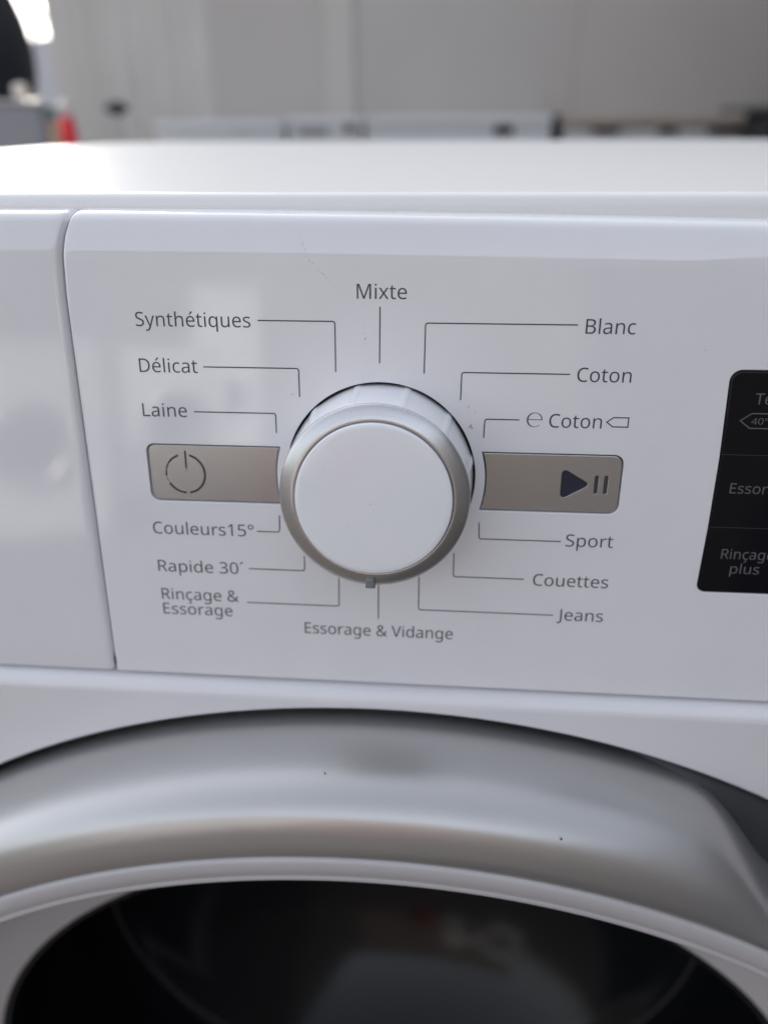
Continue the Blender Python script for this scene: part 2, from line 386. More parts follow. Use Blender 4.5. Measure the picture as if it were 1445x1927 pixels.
# ------------------------------------------------------------------ lettering (outlines in thousandths of the capital height)
GLYPHS = {" ":[364,[]],"&":[1025,[[426,1015,496,1009,555,989,603,958,639,916,661,863,668,800,654,718,611,650,547,591,468,538,738,277,771,324,798,377,836,500,961,500,936,413,905,333,866,261,818,199,1022,0,856,0,734,118,689,81,640,49,587,23,529,3,463,-10,389,-14,299,-6,222,18,159,57,113,111,84,179,74,260,81,327,100,384,132,433,175,476,228,516,290,555,232,625,186,704,173,748,168,797,176,861,199,915,237,958,288,989,351,1009],[364,478,278,418,246,386,223,352,208,312,203,265,216,195,255,141,315,107,394,95,477,103,548,125,607,157,655,195],[422,915,368,907,326,884,298,847,289,798,295,750,315,705,348,660,392,611,463,657,510,701,537,747,546,800,538,846,513,882,473,906]]],".":[375,[[101,76,107,120,126,148,154,164,186,169,220,164,249,148,268,120,274,76,268,32,249,3,220,-14,186,-20,154,-14,126,3,107,32]]],"0":[801,[[732,501,728,386,714,284,691,196,656,123,610,64,552,21,482,-5,399,-14,297,1,214,48,150,123,104,225,78,352,69,501,77,652,102,779,144,880,207,954,292,1000,399,1015,502,1000,585,954,650,880,696,779,723,652],[192,501,197,376,212,273,239,193,278,137,331,102,399,91,467,102,520,136,560,192,587,272,603,376,608,501,603,627,587,729,560,808,520,865,467,899,399,910,331,899,278,865,239,808,212,729,197,627]]],"1":[801,[[497,0,377,0,382,871,189,707,125,790,395,1000,497,1000]]],"3":[801,[[690,766,684,703,665,650,635,605,593,570,542,544,483,527,483,521,588,495,662,445,707,374,721,284,711,202,681,130,629,69,555,24,458,-5,338,-14,262,-11,192,-2,126,15,63,41,63,155,128,128,199,107,270,94,339,90,455,103,533,142,578,205,592,287,584,344,559,389,519,422,464,445,394,459,312,464,216,464,216,569,314,569,390,575,452,592,500,621,536,659,557,705,564,758,552,822,515,870,458,900,382,910,332,908,286,900,205,870,130,826,69,910,128,950,201,983,286,1006,381,1014,518,996,614,944,671,864]]],"4":[801,[[773,227,627,227,627,0,508,0,508,227,29,227,29,332,500,1006,627,1006,627,338,773,338],[508,653,482,816,450,765,150,338,508,338]]],"5":[801,[[385,613,481,605,563,578,630,536,680,478,711,406,721,319,710,223,676,141,622,75,548,26,456,-4,347,-14,273,-11,202,0,140,17,88,41,88,157,144,129,211,109,281,95,349,91,418,97,478,114,527,144,564,186,588,240,595,307,580,393,535,457,457,497,345,510,255,503,174,489,112,528,150,1000,651,1000,651,888,255,888,231,598,296,608]]],"B":[910,[[422,1000,586,986,705,945,747,912,777,869,795,816,801,752,796,697,779,648,752,606,715,572,668,547,611,531,611,524,671,510,725,487,770,455,805,412,827,355,835,284,824,200,793,130,742,74,673,33,588,8,487,0,136,0,136,1000],[447,574,555,585,623,616,659,667,671,738,656,809,613,856,537,883,427,892,262,892,262,574],[262,469,262,106,464,106,576,119,648,158,687,218,700,294,694,344,677,387,646,421,600,447,537,464,454,469]]],"C":[885,[[564,903,488,896,420,876,361,842,311,796,271,738,242,669,224,589,218,500,228,385,257,286,305,205,372,146,458,109,563,97,627,99,688,108,802,136,802,27,746,8,687,-4,622,-12,545,-14,405,2,290,49,200,125,137,228,98,355,85,501,93,610,117,709,156,796,209,871,277,932,360,977,456,1005,566,1014,641,1010,714,999,782,980,842,955,791,849,688,887,629,899]]],"D":[1022,[[937,510,921,355,875,228,799,129,696,57,568,14,415,0,136,0,136,1000,444,1000,585,986,706,944,804,875,877,779,922,658],[804,506,793,627,760,724,706,798,631,851,537,882,426,892,262,892,262,108,398,108,493,114,575,133,645,164,702,208,747,264,779,332,798,413]]],"E":[779,[[695,0,136,0,136,1000,695,1000,695,889,262,889,262,577,669,577,669,468,262,468,262,111,695,111]]],"J":[382,[[-6,-266,-64,-261,-109,-248,-109,-141,-62,-151,87,-122,109,-92,124,-50,129,6,129,1000,255,1000,255,15,247,-73,223,-144,184,-198,132,-236,68,-259]]],"L":[734,[[136,0,136,1000,262,1000,262,112,699,112,699,0]]],"M":[1270,[[577,0,248,877,242,877,251,711,252,606,252,0,136,0,136,1000,322,1000,630,181,636,181,950,1000,1134,1000,1134,0,1010,0,1010,615,1020,875,1014,875,681,0]]],"R":[871,[[412,1000,525,992,617,968,687,929,737,874,766,803,776,716,769,642,746,583,713,535,672,498,625,470,576,448,850,0,703,0,461,413,262,413,262,0,136,0,136,1000],[405,891,262,891,262,520,412,520,517,532,590,568,632,628,646,710,639,769,620,815,587,849,541,873,480,886]]],"S":[769,[[703,267,692,185,660,116,607,60,536,20,448,-6,346,-14,239,-8,146,8,71,34,71,154,128,133,197,113,273,100,352,95,420,100,476,115,520,139,552,171,571,210,577,256,572,301,556,339,527,371,484,401,423,431,342,462,229,513,185,543,148,576,120,613,100,655,88,704,84,759,94,833,125,896,173,946,237,983,315,1006,403,1014,482,1010,555,999,620,981,679,958,640,850,527,888,465,899,401,903,343,899,296,885,259,863,232,834,217,798,211,758,217,711,232,674,260,642,301,613,511,523,579,487,633,446,672,398,695,339]]],"T":[779,[[452,0,326,0,326,889,14,889,14,1000,763,1000,763,889,452,889]]],"V":[840,[[840,1000,483,0,357,0,0,1000,132,1000,357,359,384,280,420,140,483,361,707,1000]]],"a":[786,[[403,763,523,748,606,703,656,625,672,511,672,0,583,0,559,106,487,39,450,15,408,-1,359,-11,301,-14,237,-8,180,10,132,40,95,83,72,140,64,209,86,308,153,382,265,429,424,448,552,452,552,497,542,577,511,627,462,655,396,664,339,659,284,646,185,606,147,699,201,724,263,744,332,759],[440,363,321,349,246,318,205,271,192,207,201,153,230,115,274,93,329,85,416,99,487,138,535,205,550,300,550,367]]],"c":[672,[[420,-14,326,-4,243,27,174,78,121,153,88,250,77,371,89,497,123,597,178,672,249,724,333,755,429,765,485,762,626,724,588,622,510,646,426,657,357,649,301,625,258,585,228,529,210,459,204,373,210,290,228,220,258,165,300,125,353,100,419,92,477,96,527,105,613,136,613,27,530,-4]]],"d":[861,[[385,-14,319,-8,259,10,207,41,161,83,124,138,98,205,82,283,77,374,82,465,98,544,125,611,162,666,208,709,260,740,320,759,387,765,442,761,489,750,529,733,627,654,619,765,619,1064,742,1064,742,0,643,0,625,101,529,19,488,1,440,-10],[405,88,506,105,572,153,608,235,609,496,574,588,508,644,403,662,316,643,254,583,217,491,204,371,217,252,254,162,317,107]]],"e":[790,[[409,765,499,754,575,723,636,672,681,604,709,522,718,426,718,352,204,352,222,239,270,158,344,108,444,91,511,94,571,104,685,143,685,35,628,13,571,-2,510,-11,438,-14,338,-3,250,29,177,84,123,159,88,255,77,370,87,484,118,581,168,659,235,717,316,753],[408,664,329,650,268,607,227,539,207,450,590,450,585,510,570,562,545,604,510,637,465,657]]],"g":[861,[[385,765,456,758,519,737,574,701,620,651,627,651,644,751,742,751,742,-13,733,-110,706,-191,660,-254,595,-300,511,-327,406,-336,328,-333,257,-324,193,-309,136,-289,136,-175,194,-200,260,-218,334,-230,413,-234,499,-220,565,-177,607,-110,620,-22,575,49,522,14,459,-7,387,-14,318,-8,257,12,204,44,159,88,98,211,77,374,98,535,159,659,204,705,256,738,317,758],[402,661,344,653,295,627,256,586,228,529,210,458,204,373,217,250,256,160,318,105,405,87,458,91,503,102,540,120,570,148,593,184,609,228,619,282,616,466,599,539,569,594,527,632,471,654]]],"h":[866,[[242,752,235,647,244,647,271,683,304,711,342,734,385,750,431,760,478,763,561,756,630,735,683,698,721,646,744,576,752,489,752,0,630,0,630,480,620,560,590,616,537,650,462,661,387,653,331,630,290,591,263,537,247,469,242,388,242,0,119,0,119,1064,242,1064]]],"i":[361,[[242,751,242,0,119,0,119,751],[232,1013,248,989,253,954,248,919,232,895,130,895,114,919,109,954,114,989,130,1013]]],"l":[361,[[242,0,119,0,119,1064,242,1064]]],"m":[1309,[[943,765,1054,748,1133,700,1180,614,1196,489,1196,0,1074,0,1074,483,1065,561,1037,616,990,650,922,661,828,645,765,598,730,521,718,415,718,0,597,0,597,483,592,537,580,582,559,617,529,641,491,656,443,661,375,653,324,630,286,591,261,538,247,471,242,389,242,0,119,0,119,751,218,751,237,648,270,684,302,714,338,736,421,762,465,765,545,757,610,734,660,695,695,639,702,639,746,695,805,734,872,757]]],"n":[866,[[480,765,598,748,683,700,735,614,752,489,752,0,630,0,630,480,620,560,590,616,537,650,462,661,357,644,290,591,254,506,242,389,242,0,119,0,119,751,218,751,237,648,272,684,306,714,345,736,433,762]]],"o":[847,[[772,377,766,288,747,211,717,144,677,88,627,44,567,12,498,-8,422,-14,350,-8,284,12,225,44,175,88,134,144,103,211,84,288,77,377,88,492,119,588,170,663,239,719,325,753,426,765,522,753,606,719,675,663,728,588,761,492],[204,377,210,294,228,223,257,166,300,123,355,97,424,88,493,97,549,123,592,166,621,223,638,294,644,377,638,460,620,529,590,585,548,627,493,652,423,661,324,642,256,585,217,495]]],"p":[861,[[476,765,542,759,601,741,654,710,700,668,737,614,763,547,779,468,784,377,775,259,746,162,700,85,638,30,562,-3,475,-14,420,-10,373,1,296,41,242,95,234,95,242,-28,242,-336,119,-336,119,751,220,751,237,648,331,731,372,749,420,761],[454,661,385,654,332,632,292,596,265,546,249,481,247,291,262,220,288,163,328,122,384,97,457,88,519,98,569,126,608,171,635,229,651,299,657,378,644,494,607,584,544,642]]],"q":[861,[[619,-15,626,101,618,101,579,57,529,20,464,-6,382,-14,318,-8,259,10,207,41,162,83,125,138,98,205,82,283,77,374,87,492,116,590,163,666,225,721,301,754,387,765,467,756,531,731,581,694,626,648,644,751,742,751,742,-336,619,-336],[406,88,476,95,530,116,571,152,598,202,614,268,609,498,573,589,507,644,403,662,315,643,253,583,217,491,204,371,217,253,254,163,317,107]]],"r":[578,[[469,765,557,756,542,643,461,653,418,648,378,634,341,613,308,583,281,547,260,504,247,455,242,401,242,0,119,0,119,751,220,751,234,613,297,690,333,721,374,744,419,760]]],"s":[671,[[608,207,599,140,571,85,527,42,468,11,394,-8,308,-14,235,-11,173,-1,120,14,73,34,73,146,181,104,246,90,311,85,392,93,447,116,478,151,489,196,452,269,418,291,179,398,133,429,99,465,78,510,71,566,91,650,149,713,239,752,353,765,419,761,481,751,539,735,592,714,550,616,451,650,398,660,345,664,278,658,229,639,199,610,189,573,207,520,268,478,382,430,504,375,549,344,581,307,601,262]]],"t":[506,[[370,87,427,92,475,102,475,8,419,-8,349,-14,292,-9,240,6,195,34,160,77,137,138,129,218,129,655,22,655,22,714,130,763,179,923,252,923,252,751,469,751,469,655,252,655,252,221,260,162,285,120,323,95]]],"u":[866,[[746,751,746,0,646,0,627,99,595,64,560,35,521,13,478,-2,384,-14,301,-7,233,15,180,51,141,104,118,173,111,259,111,751,235,751,235,267,245,189,276,133,328,99,402,88,477,96,534,120,576,159,603,212,618,280,623,360,623,751]]],"x":[741,[[297,384,38,751,178,751,371,468,563,751,702,751,443,384,716,0,576,0,371,300,164,0,25,0]]],"y":[714,[[1,751,133,751,296,324,343,183,359,119,364,119,391,211,429,325,581,751,714,751,391,-104,362,-169,328,-226,289,-273,242,-307,185,-329,118,-336,59,-333,15,-325,15,-227,138,-231,173,-219,202,-200,304,-3]]],"°":[599,[[300,584,237,591,183,611,138,644,105,687,84,739,77,798,84,859,104,911,137,954,181,987,236,1007,300,1014,362,1007,416,987,461,954,494,911,515,859,522,798,515,739,494,687,461,644,416,611,362,591],[301,667,359,676,400,703,423,745,431,798,423,854,398,896,358,924,301,933,242,924,200,896,176,854,168,798,176,745,200,703,242,676]]],"´":[394,[[338,1059,301,1011,249,953,191,896,137,849,56,849,56,866,102,929,150,1003,189,1073,338,1073]]],"ç":[672,[[420,-14,326,-4,243,27,174,78,121,153,88,250,77,371,89,497,123,597,178,672,249,724,333,755,429,765,485,762,626,724,588,622,510,646,426,657,357,649,301,625,258,585,228,529,210,459,204,373,210,290,228,220,258,165,300,125,353,100,419,92,477,96,527,105,613,136,613,27,530,-4],[535,-195,522,-254,483,-299,418,-327,328,-336,258,-329,258,-252,376,-256,409,-246,429,-227,436,-197,426,-166,398,-144,308,-120,368,0,450,0,413,-74,475,-96]]],"é":[790,[[409,765,499,754,575,723,636,672,681,604,709,522,718,426,718,352,204,352,222,239,270,158,344,108,444,91,511,94,571,104,685,143,685,35,628,13,571,-2,510,-11,438,-14,338,-3,250,29,177,84,123,159,88,255,77,370,87,484,118,581,168,659,235,717,316,753],[408,664,329,650,268,607,227,539,207,450,590,450,585,510,570,562,545,604,510,637,465,657],[606,1059,570,1011,460,896,406,849,325,849,325,866,419,1003,458,1073,606,1073]]]}

def text(name, s, u0, v0, u1, cap, m, parent, v1=None, n=0.03, thin=0.001, last_bearing=True):
    """flat lettering whose ink runs from u0 to u1 on the baseline v0 -> v1"""
    if v1 is None: v1 = v0
    x = 0; polys = []
    for ch in s:
        adv, ps = GLYPHS[ch]
        g = []
        for p in ps:
            g.append([(x + p[i] / 1000, p[i + 1] / 1000) for i in range(0, len(p), 2)])
        if g: polys.append(g)
        x += adv / 1000
    xs = [p[0] for g in polys for q in g for p in q]
    a, b = min(xs), max(xs)
    mb = MB()
    for g in polys:
        big = max(g, key=lambda q: abs(area2(q)))
        outl = []
        for q in g:
            hole = (area2(q) > 0) != (area2(big) > 0)
            c = ccw(q)
            outl.append(offset(c, -thin if hole else thin))
        # separate islands (dots, accents) from holes
        def inside(pt, poly):
            r = False; j = len(poly) - 1
            for i in range(len(poly)):
                if (poly[i][1] > pt[1]) != (poly[j][1] > pt[1]) and pt[0] < (poly[j][0] - poly[i][0]) * (pt[1] - poly[i][1]) / (poly[j][1] - poly[i][1]) + poly[i][0]:
                    r = not r
                j = i
            return r
        solids = [q for q, src in zip(outl, g) if (area2(src) > 0) == (area2(big) > 0)]
        holes = [q for q, src in zip(outl, g) if (area2(src) > 0) != (area2(big) > 0)]
        for k, sld in enumerate(solids):
            hs = [h for h in holes if inside(h[0], sld)]
            vs, fs = fill2d(sld, hs)
            pts = []
            for px, py in vs:
                t = (px - a) / (b - a)
                pts.append(P(u0 + (u1 - u0) * t, v0 + (v1 - v0) * t + py * cap, n + 0.002 * k))
            mb.add(pts, fs)
    return mb.build(name, m, parent, smooth=False)

# ================================================================== THE WASHING MACHINE
BLY, BLZ = 0.1804329, EYE - 0.1575407                    # lower edge of the control panel
CX, CZ = PB.x, EYE - 0.4435                              # door axis
XL, XR = CX - 0.297, CX + 0.297
CABY = BLY - 0.004                                       # plane of the cabinet front
LIDZ = 0.85
machine = empty('washing_machine', (CX, CABY + 0.28, 0), 'white front-loading washing machine with round programme dial, silver porthole door and French lettering', 'washing machine')

# ---- cabinet: front sheet with round door opening, rolled top edge, sides
ROPEN = 0.2782
mb = MB()
zt = BLZ - 0.0010
er = 0.004
outer = [(XL + 0.004, 0.02), (XR - 0.004, 0.02), (XR - 0.004, zt - er), (XL + 0.004, zt - er)]
hole = [(CX + (ROPEN + 0.0015) * math.cos(2 * math.pi * k / 220), CZ + (ROPEN + 0.0015) * math.sin(2 * math.pi * k / 220)) for k in range(220)]
vs_, fs_ = fill2d(outer, [hole])
mb.add([(x, CABY, z) for x, z in vs_], fs_)
rows = []
for k in range(7):
    a = math.pi / 2 * k / 6
    rows.append([(x, CABY + er * (1 - math.cos(a)), zt - er + er * math.sin(a)) for x in np.linspace(XL + 0.004, XR - 0.004, 40)])
rows.append([(x, CABY + 0.03, zt) for x in np.linspace(XL + 0.004, XR - 0.004, 40)])
mb.grid(rows)
rows = []
for k in range(6):
    a = math.pi / 2 * k / 5
    rows.append([(CX + (ROPEN + 0.0015 * (1 - math.sin(a))) * math.sin(t), CABY + 0.002 * (1 - math.cos(a)), CZ + (ROPEN + 0.0015 * (1 - math.sin(a))) * math.cos(t)) for t in [2 * math.pi * j / 220 for j in range(220)]])
rows.append([(CX + ROPEN * math.sin(t), CABY + 0.022, CZ + ROPEN * math.cos(t)) for t in [2 * math.pi * j / 220 for j in range(220)]])
mb.grid(rows, close_u=True)
for sx, x in ((-1, XL), (1, XR)):
    rows = []
    for k in range(5):
        a = math.pi / 2 * k / 4
        xx = x - sx * 0.004 * (1 - math.sin(a))
        yy = CABY + 0.004 * (1 - math.cos(a))
        rows.append([(xx, yy, 0.02), (xx, yy, zt - er)])
    rows.append([(x, 0.74, 0.02), (x, 0.74, LIDZ - 0.034)])
    mb.grid(rows, flip=sx > 0)
mb.add([(XL, 0.74, 0.02), (XR, 0.74, 0.02), (XR, 0.74, LIDZ - 0.034), (XL, 0.74, LIDZ - 0.034)], [(0, 1, 2, 3)])
mb.build('cabinet', ENAMEL, machine, angle=50)
for fx in (XL + 0.05, XR - 0.05):
    for fy in (CABY + 0.06, 0.70):
        f = MB(); f.lathe([(0, 0), (0.02, 0), (0.022, 0.006), (0.018, 0.012), (0.010, 0.014), (0.010, 0.03)], fx, fy, 20)
        f.build('foot', BLACKP, machine)

# ---- dark inner frame behind the panels (seen only in the joints)
f = MB(); f.box(XL + 0.006, XR - 0.006, BLY + 0.0045, 0.30, BLZ - 0.004, BLZ + 0.004)
f.v += []
f.build('inner_frame', DARKGAP, machine, smooth=False)
mb = MB()
vs_, fs_ = fill2d([(-278, -66), (278, -66), (278, 60), (-278, 60)])
mb.add([P(x, y, -4.0) for x, y in vs_], fs_)
mb.build('backing_plate', DARKGAP, machine, smooth=False)

# ---- control panel profile
SEAM = -85.5
def vtop(u):
    return 70.5 - 0.00095 * max(0.0, u + 80) ** 1.5
BEND = []
_v = _n = 0.0; _a = 0.0
BEND.append((0.0, 0.0, 0.0))
for L_, a0, a1, k in ((9.0, 0, 13, 10), (4.4, 13, 76, 12), (4.2, 76, 79, 4)):
    for i in range(k):
        _a = R_(a0 + (a1 - a0) * (i + 0.5) / k)
        _v += math.cos(_a) * L_ / k; _n -= math.sin(_a) * L_ / k
        BEND.append((_v, _n, R_(a0 + (a1 - a0) * (i + 1) / k)))
BEND.append((_v + 0.1, _n - 1.0, R_(82))); BEND.append((_v + 0.1, _n - 4.0, R_(90)))
BH = 12.4
def prof(u, part='all', eb=0.9, vb=-68.7):
    """(v, n, nv, nn) points up the panel section"""
    out = []
    if part == 'all' or part == 'bottom':
        out.append((vb + 0.0, -5.0, -1.0, 0.0))
        for k in range(5):
            a = math.pi / 2 * k / 4
            out.append((vb + eb * (1 - math.cos(a)), -eb * (1 - math.sin(a)), -math.cos(a), math.sin(a)))
    va = vtop(u) - BH
    if part == 'all':
        for k in range(1, 14):
            out.append((vb + eb + (va - vb - eb) * k / 14, 0, 0, 1))
    if part in ('all', 'bend'):
        for v, n, a in BEND:
            out.append((va + v, n, math.sin(a), math.cos(a)))
    return out
def warp(u, v):
    """the seam beside the drawer leans to the right near its top"""
    if v < 40: return u
    return u + 4.4 * (min(v, 71) / 30 - 40 / 30) ** 4 * max(0.0, 1 - abs(u - SEAM) / 22)
def cols(us, part, flipedge=0):
    rows = []
    for u, d in us:
        rows.append([P(warp(u, v), v - nv * d, n - nn * d) for v, n, nv, nn in prof(u, part)])
    return rows
UR = (XR - PB.x) * 1000
UL = (XL - PB.x) * 1000
panel = MB()
edge = [(SEAM + 1.1 * (1 - math.cos(a)), 1.1 * (1 - math.sin(a))) for a in [math.pi / 2 * k / 6 for k in range(7)]]
edge = [(SEAM, 5.0)] + edge
panel.grid(cols(edge, 'all'), flip=True)
ue = edge[-1][0]
usr = [(u, 0) for u in list(np.linspace(ue, ue + 24, 12)) + list(np.linspace(ue + 30, UR - 3, 48))]
usr += [(UR - 3 * (1 - math.sin(a)), 3 * (1 - math.cos(a))) for a in [math.pi / 2 * k / 5 for k in range(1, 6)]]
panel.grid(cols(usr, 'bottom'), flip=True)
panel.grid(cols(usr, 'bend'), flip=True)
# holes
DCU, DCV = -0.05, -0.55                                    # dial centre
HOLE_R = 27.1
dial_hole = circle(0.0, -0.3, HOLE_R, 160)
def side_button(sign, inset=0.0):
    """outline with a concave end that follows the dial"""
    top, bot = (7.95 - inset, -9.75 + inset)
    c = -0.9
    pts = []
    N = 16
    for k in range(N + 1):
        v = bot + (top - bot) * k / N
        bulge = 1.35 * (1 - ((v - c) / 8.85) ** 2)
        pts.append((28.15 + inset + bulge, v))
    far = 67.5
    if sign > 0:
        far -= inset
        out = [(28.15 + inset, bot)] + pts[1:-1] + [(28.15 + inset, top), (far, top), (far, bot)]
        rad = [0.5] + [0] * (len(pts) - 2) + [0.5, 2.9 - inset, 2.9 - inset]
    else:
        far = 67.8 - inset
        out = [(-28.15 - inset, bot)] + [(-x, y) for x, y in pts[1:-1]] + [(-28.15 - inset, top), (-far, top), (-far, bot)]
        rad = [0.5] + [0] * (len(pts) - 2) + [0.5, 2.6 - inset, 3.0 - inset]
    return ccw(rounded(out, rad, 8))
hole_l = side_button(-1); hole_r = side_button(1)
disp_out = ccw(rounded([(91.7, -32.8), (205, -32.8), (205, 31.8), (91.5, 31.8), (92.25, 8.0), (92.25, -12)], [2.8, 3, 3, 3.3, 0, 0], 10))
flat = [(ue, -67.8)] + [(UR - 3, -67.8)] + [(warp(u, vtop(u) - BH), vtop(u) - BH) for u, _ in reversed(usr[:60])] + [(warp(ue, v), v) for v in np.linspace(56, 40, 9)]
holes = [dial_hole, hole_l, hole_r, disp_out]
vs_, fs_ = fill2d(flat, holes)
panel.add([P(x, y, 0) for x, y in vs_], fs_)
rows = [[P(UR - 3 * (1 - math.sin(a)), v, -3 * (1 - math.cos(a))) for v in (-67.8, 50)] for a in [math.pi / 2 * k / 5 for k in range(6)]]
for h, e in ((dial_hole, 0.2), (hole_l, 0.16), (hole_r, 0.16), (disp_out, 0.25)):
    h = ccw(h); rows = []
    for k in range(5):
        a = math.pi / 2 * k / 4
        rows.append([P(x, y, -e * (1 - math.cos(a))) for x, y in offset(h, e * math.sin(a))])
    rows.append([P(x, y, -3.6) for x, y in offset(h, e)])
    panel.grid(rows, close_u=True)
ctrl = panel.build('control_panel', WHITE, machine, angle=35)

# ---- detergent drawer front on the left of the seam
drawer = MB()
G = SEAM - 0.75
us = [(UL, 4.0)] + [(UL + 3 * (1 - math.cos(a)), 3 * (1 - math.sin(a))) for a in [math.pi / 2 * k / 5 for k in range(6)]]
us += [(u, 0) for u in list(np.linspace(UL + 5, G - 26, 16)) + list(np.linspace(G - 22, G - 2.5, 10))]
us += [(G - 1.8 + 1.8 * math.sin(a), 1.8 * (1 - math.cos(a))) for a in [math.pi / 2 * k / 7 for k in range(1, 8)]]
us += [(G, 5.0)]
drows = []
for u, d in us:
    drows.append([P(warp(u, v), v - nv * d, n - nn * d - 0.25) for v, n, nv, nn in prof(u, 'all')])
drawer.grid(drows, flip=True)
drawer.build('drawer_front', DRAWERW, machine, angle=60)

# ---- worktop (lid)
top = MB()
LX0, LX1, LY0, LY1 = XL - 0.001, XR + 0.001, 0.2075, 0.752
lo = ccw(rounded([(LX0, LY0), (LX1, LY0), (LX1, LY1), (LX0, LY1)], [0.010, 0.010, 0.035, 0.035], 10))
er2 = 0.0034
vs_, fs_ = fill2d(offset(lo, er2))
top.add([(x, y, LIDZ) for x, y in vs_], fs_)
rows = [[(x, y, LIDZ - er2 * (1 - math.cos(a))) for x, y in offset(lo, er2 * (1 - math.sin(a)))] for a in [math.pi / 2 * k / 5 for k in range(6)]]
rows.append([(x, y, LIDZ - 0.028) for x, y in lo])
top.grid(rows, close_u=True, flip=True)
top.build('worktop', LIDW, machine, angle=40)

# ---- the dial
N_ = 360
def ring_pts(r, n, rf=None):
    out = []
    for k in range(N_):
        t = 2 * math.pi * k / N_
        rr = r if rf is None else rf(t)
        out.append(P(DCU + rr * math.sin(t), DCV + rr * math.cos(t), n))
    return out
NF = 12
PH = R_(-13.5)
def facet(scale, rib):
    def f(t):
        a = (t - PH) % (2 * math.pi / NF)
        h = math.pi / NF
        r = 26.5 * scale * math.cos(h * 0.6) / math.cos((a - h) * 0.6)
        dd = min(a, 2 * h - a)
        e = max(0.0, min(1.0, (R_(2.2) - dd) / R_(0.6)))
        return r + rib * e
    return f
skirt = MB()
rows = [ring_pts(0, -3.4, facet(1.0, 0.22)), ring_pts(0, 2, facet(1.0, 0.22)), ring_pts(0, 9, facet(0.97, 0.18)), ring_pts(0, 15.9, facet(0.945, 0.1)),
        ring_pts(0, 16.5, facet(0.93, 0.0)), ring_pts(24.2, 16.8), ring_pts(20.0, 16.8)]
skirt.grid(rows, close_u=True)
grip = skirt.build('dial', KNOBW, machine, angle=28)
# silver ring, slightly conical
rg = MB()
prof_ring = [(24.0, 16.6), (24.7, 16.8), (24.98, 17.3), (25.07, 17.8), (25.0, 18.2), (24.75, 18.5), (24.3, 18.8), (23.4, 19.15), (22.4, 19.5), (21.6, 19.75), (21.1, 19.85), (20.87, 19.78), (20.78, 19.5), (20.78, 18.0)]
rg.grid([ring_pts(r, n) for r, n in prof_ring], close_u=True)
rg.build('dial_ring', SILVER, grip)
cp = MB()
prof_cap = [(20.55, 17.5), (20.55, 20.2), (20.5, 20.45), (20.35, 20.62), (20.1, 20.72), (19.0, 20.8), (14, 20.92), (7, 21.0), (0.02, 21.02)]
cp.grid([ring_pts(r, n) for r, n in prof_cap], close_u=True)
cp.build('dial_cap', KNOBW, grip)
gp = MB(); gp.grid([ring_pts(20.2, 18.6), ring_pts(21.0, 18.6)], close_u=True, flip=True); gp.build('dial_gap', DARKGAP, grip)
# pointer nub at the lower edge of the ring
def pointer_outline(e):
    return ccw(rounded([(DCU - 1.35 + e - 0.85, DCV - 25.4 + e), (DCU + 1.35 - e - 0.85, DCV - 25.4 + e), (DCU + 1.3 - e - 0.85, DCV - 22.4 - e), (DCU - 1.3 + e - 0.85, DCV - 22.4 - e)], [0.35, 0.35, 0.9, 0.9], 5))
pm = MB(); rows = []
for k in range(5):
    a = math.pi / 2 * k / 4
    rows.append([P(x, y, 20.35 - 0.55 * (1 - math.cos(a)) if y > -23.5 else 20.1 - 0.55 * (1 - math.cos(a))) for x, y in pointer_outline(0.55 * (1 - math.sin(a)))])
rows.append([P(x, y, 16.9) for x, y in pointer_outline(0.0)])
pm.grid(rows, close_u=True, flip=True)
pm.add(rows[0], [tuple(range(len(rows[0])))])
pm.build('pointer', POINTER, grip, angle=50)

# ---- buttons
bl_ = plate('power_button', side_button(-1, 0.5), -0.5, CHAMP, machine, edge=0.3, depth=3.0)
tri = ccw(rounded([(50.75, 3.9), (59.2, -1.05), (50.75, -6.0)], [1.15, 1.0, 1.15], 8))
bars = [ccw(rounded([(u - 0.64, -3.85), (u + 0.64, -3.85), (u + 0.64, 1.75), (u - 0.64, 1.75)], 0.6, 6)) for u in (60.55, 63.15)]
br_ = plate('start_button', side_button(1, 0.5), -0.5, CHAMP, machine, edge=0.3, depth=3.0, holes=[tri] + bars)
def floor_plate(name, outl, m, par, n):
    q = MB(); vs, fs = fill2d(outl); q.add([P(x, y, n) for x, y in vs], fs); return q.build(name, m, par, smooth=False)
floor_plate('play_symbol', tri, NAVY, br_, -0.85)
for b in bars: floor_plate('pause_bar', b, BARDK, br_, -0.85)
# power symbol: broken ring and bar
PC = (-56.75, -1.15)
segs = [(12, 78, .62), (79, 100, .60), (101, 150, .66), (151, 174, .64), (184, 246, .62), (250, 262, .25), (268, 288, .52), (291, 305, .45), (306, 342, .58)]
mb = MB()
for a0, a1, w in [(15, 172, .62), (182, 240, .60), (247, 256, .22), (262, 281, .50), (283, 301, .46), (303, 342, .56)]:
    pts = [(PC[0] + 5.75 * math.sin(R_(a)), PC[1] + 5.75 * math.cos(R_(a))) for a in np.linspace(a0, a1, max(3, int((a1 - a0) / 5)))]
    ribbon('', pts, w, INKD, None, n=-0.47, mb=mb)
ribbon('', [(-56.35, 5.75), (-56.4, 0.6)], 0.55, INKD, None, n=-0.47, mb=mb)
ribbon('', [(-56.4, 0.15), (-56.4, -0.15)], 0.4, INKD, None, n=-0.47, mb=mb)
mb.build('power_symbol', INKD, bl_, smooth=False)

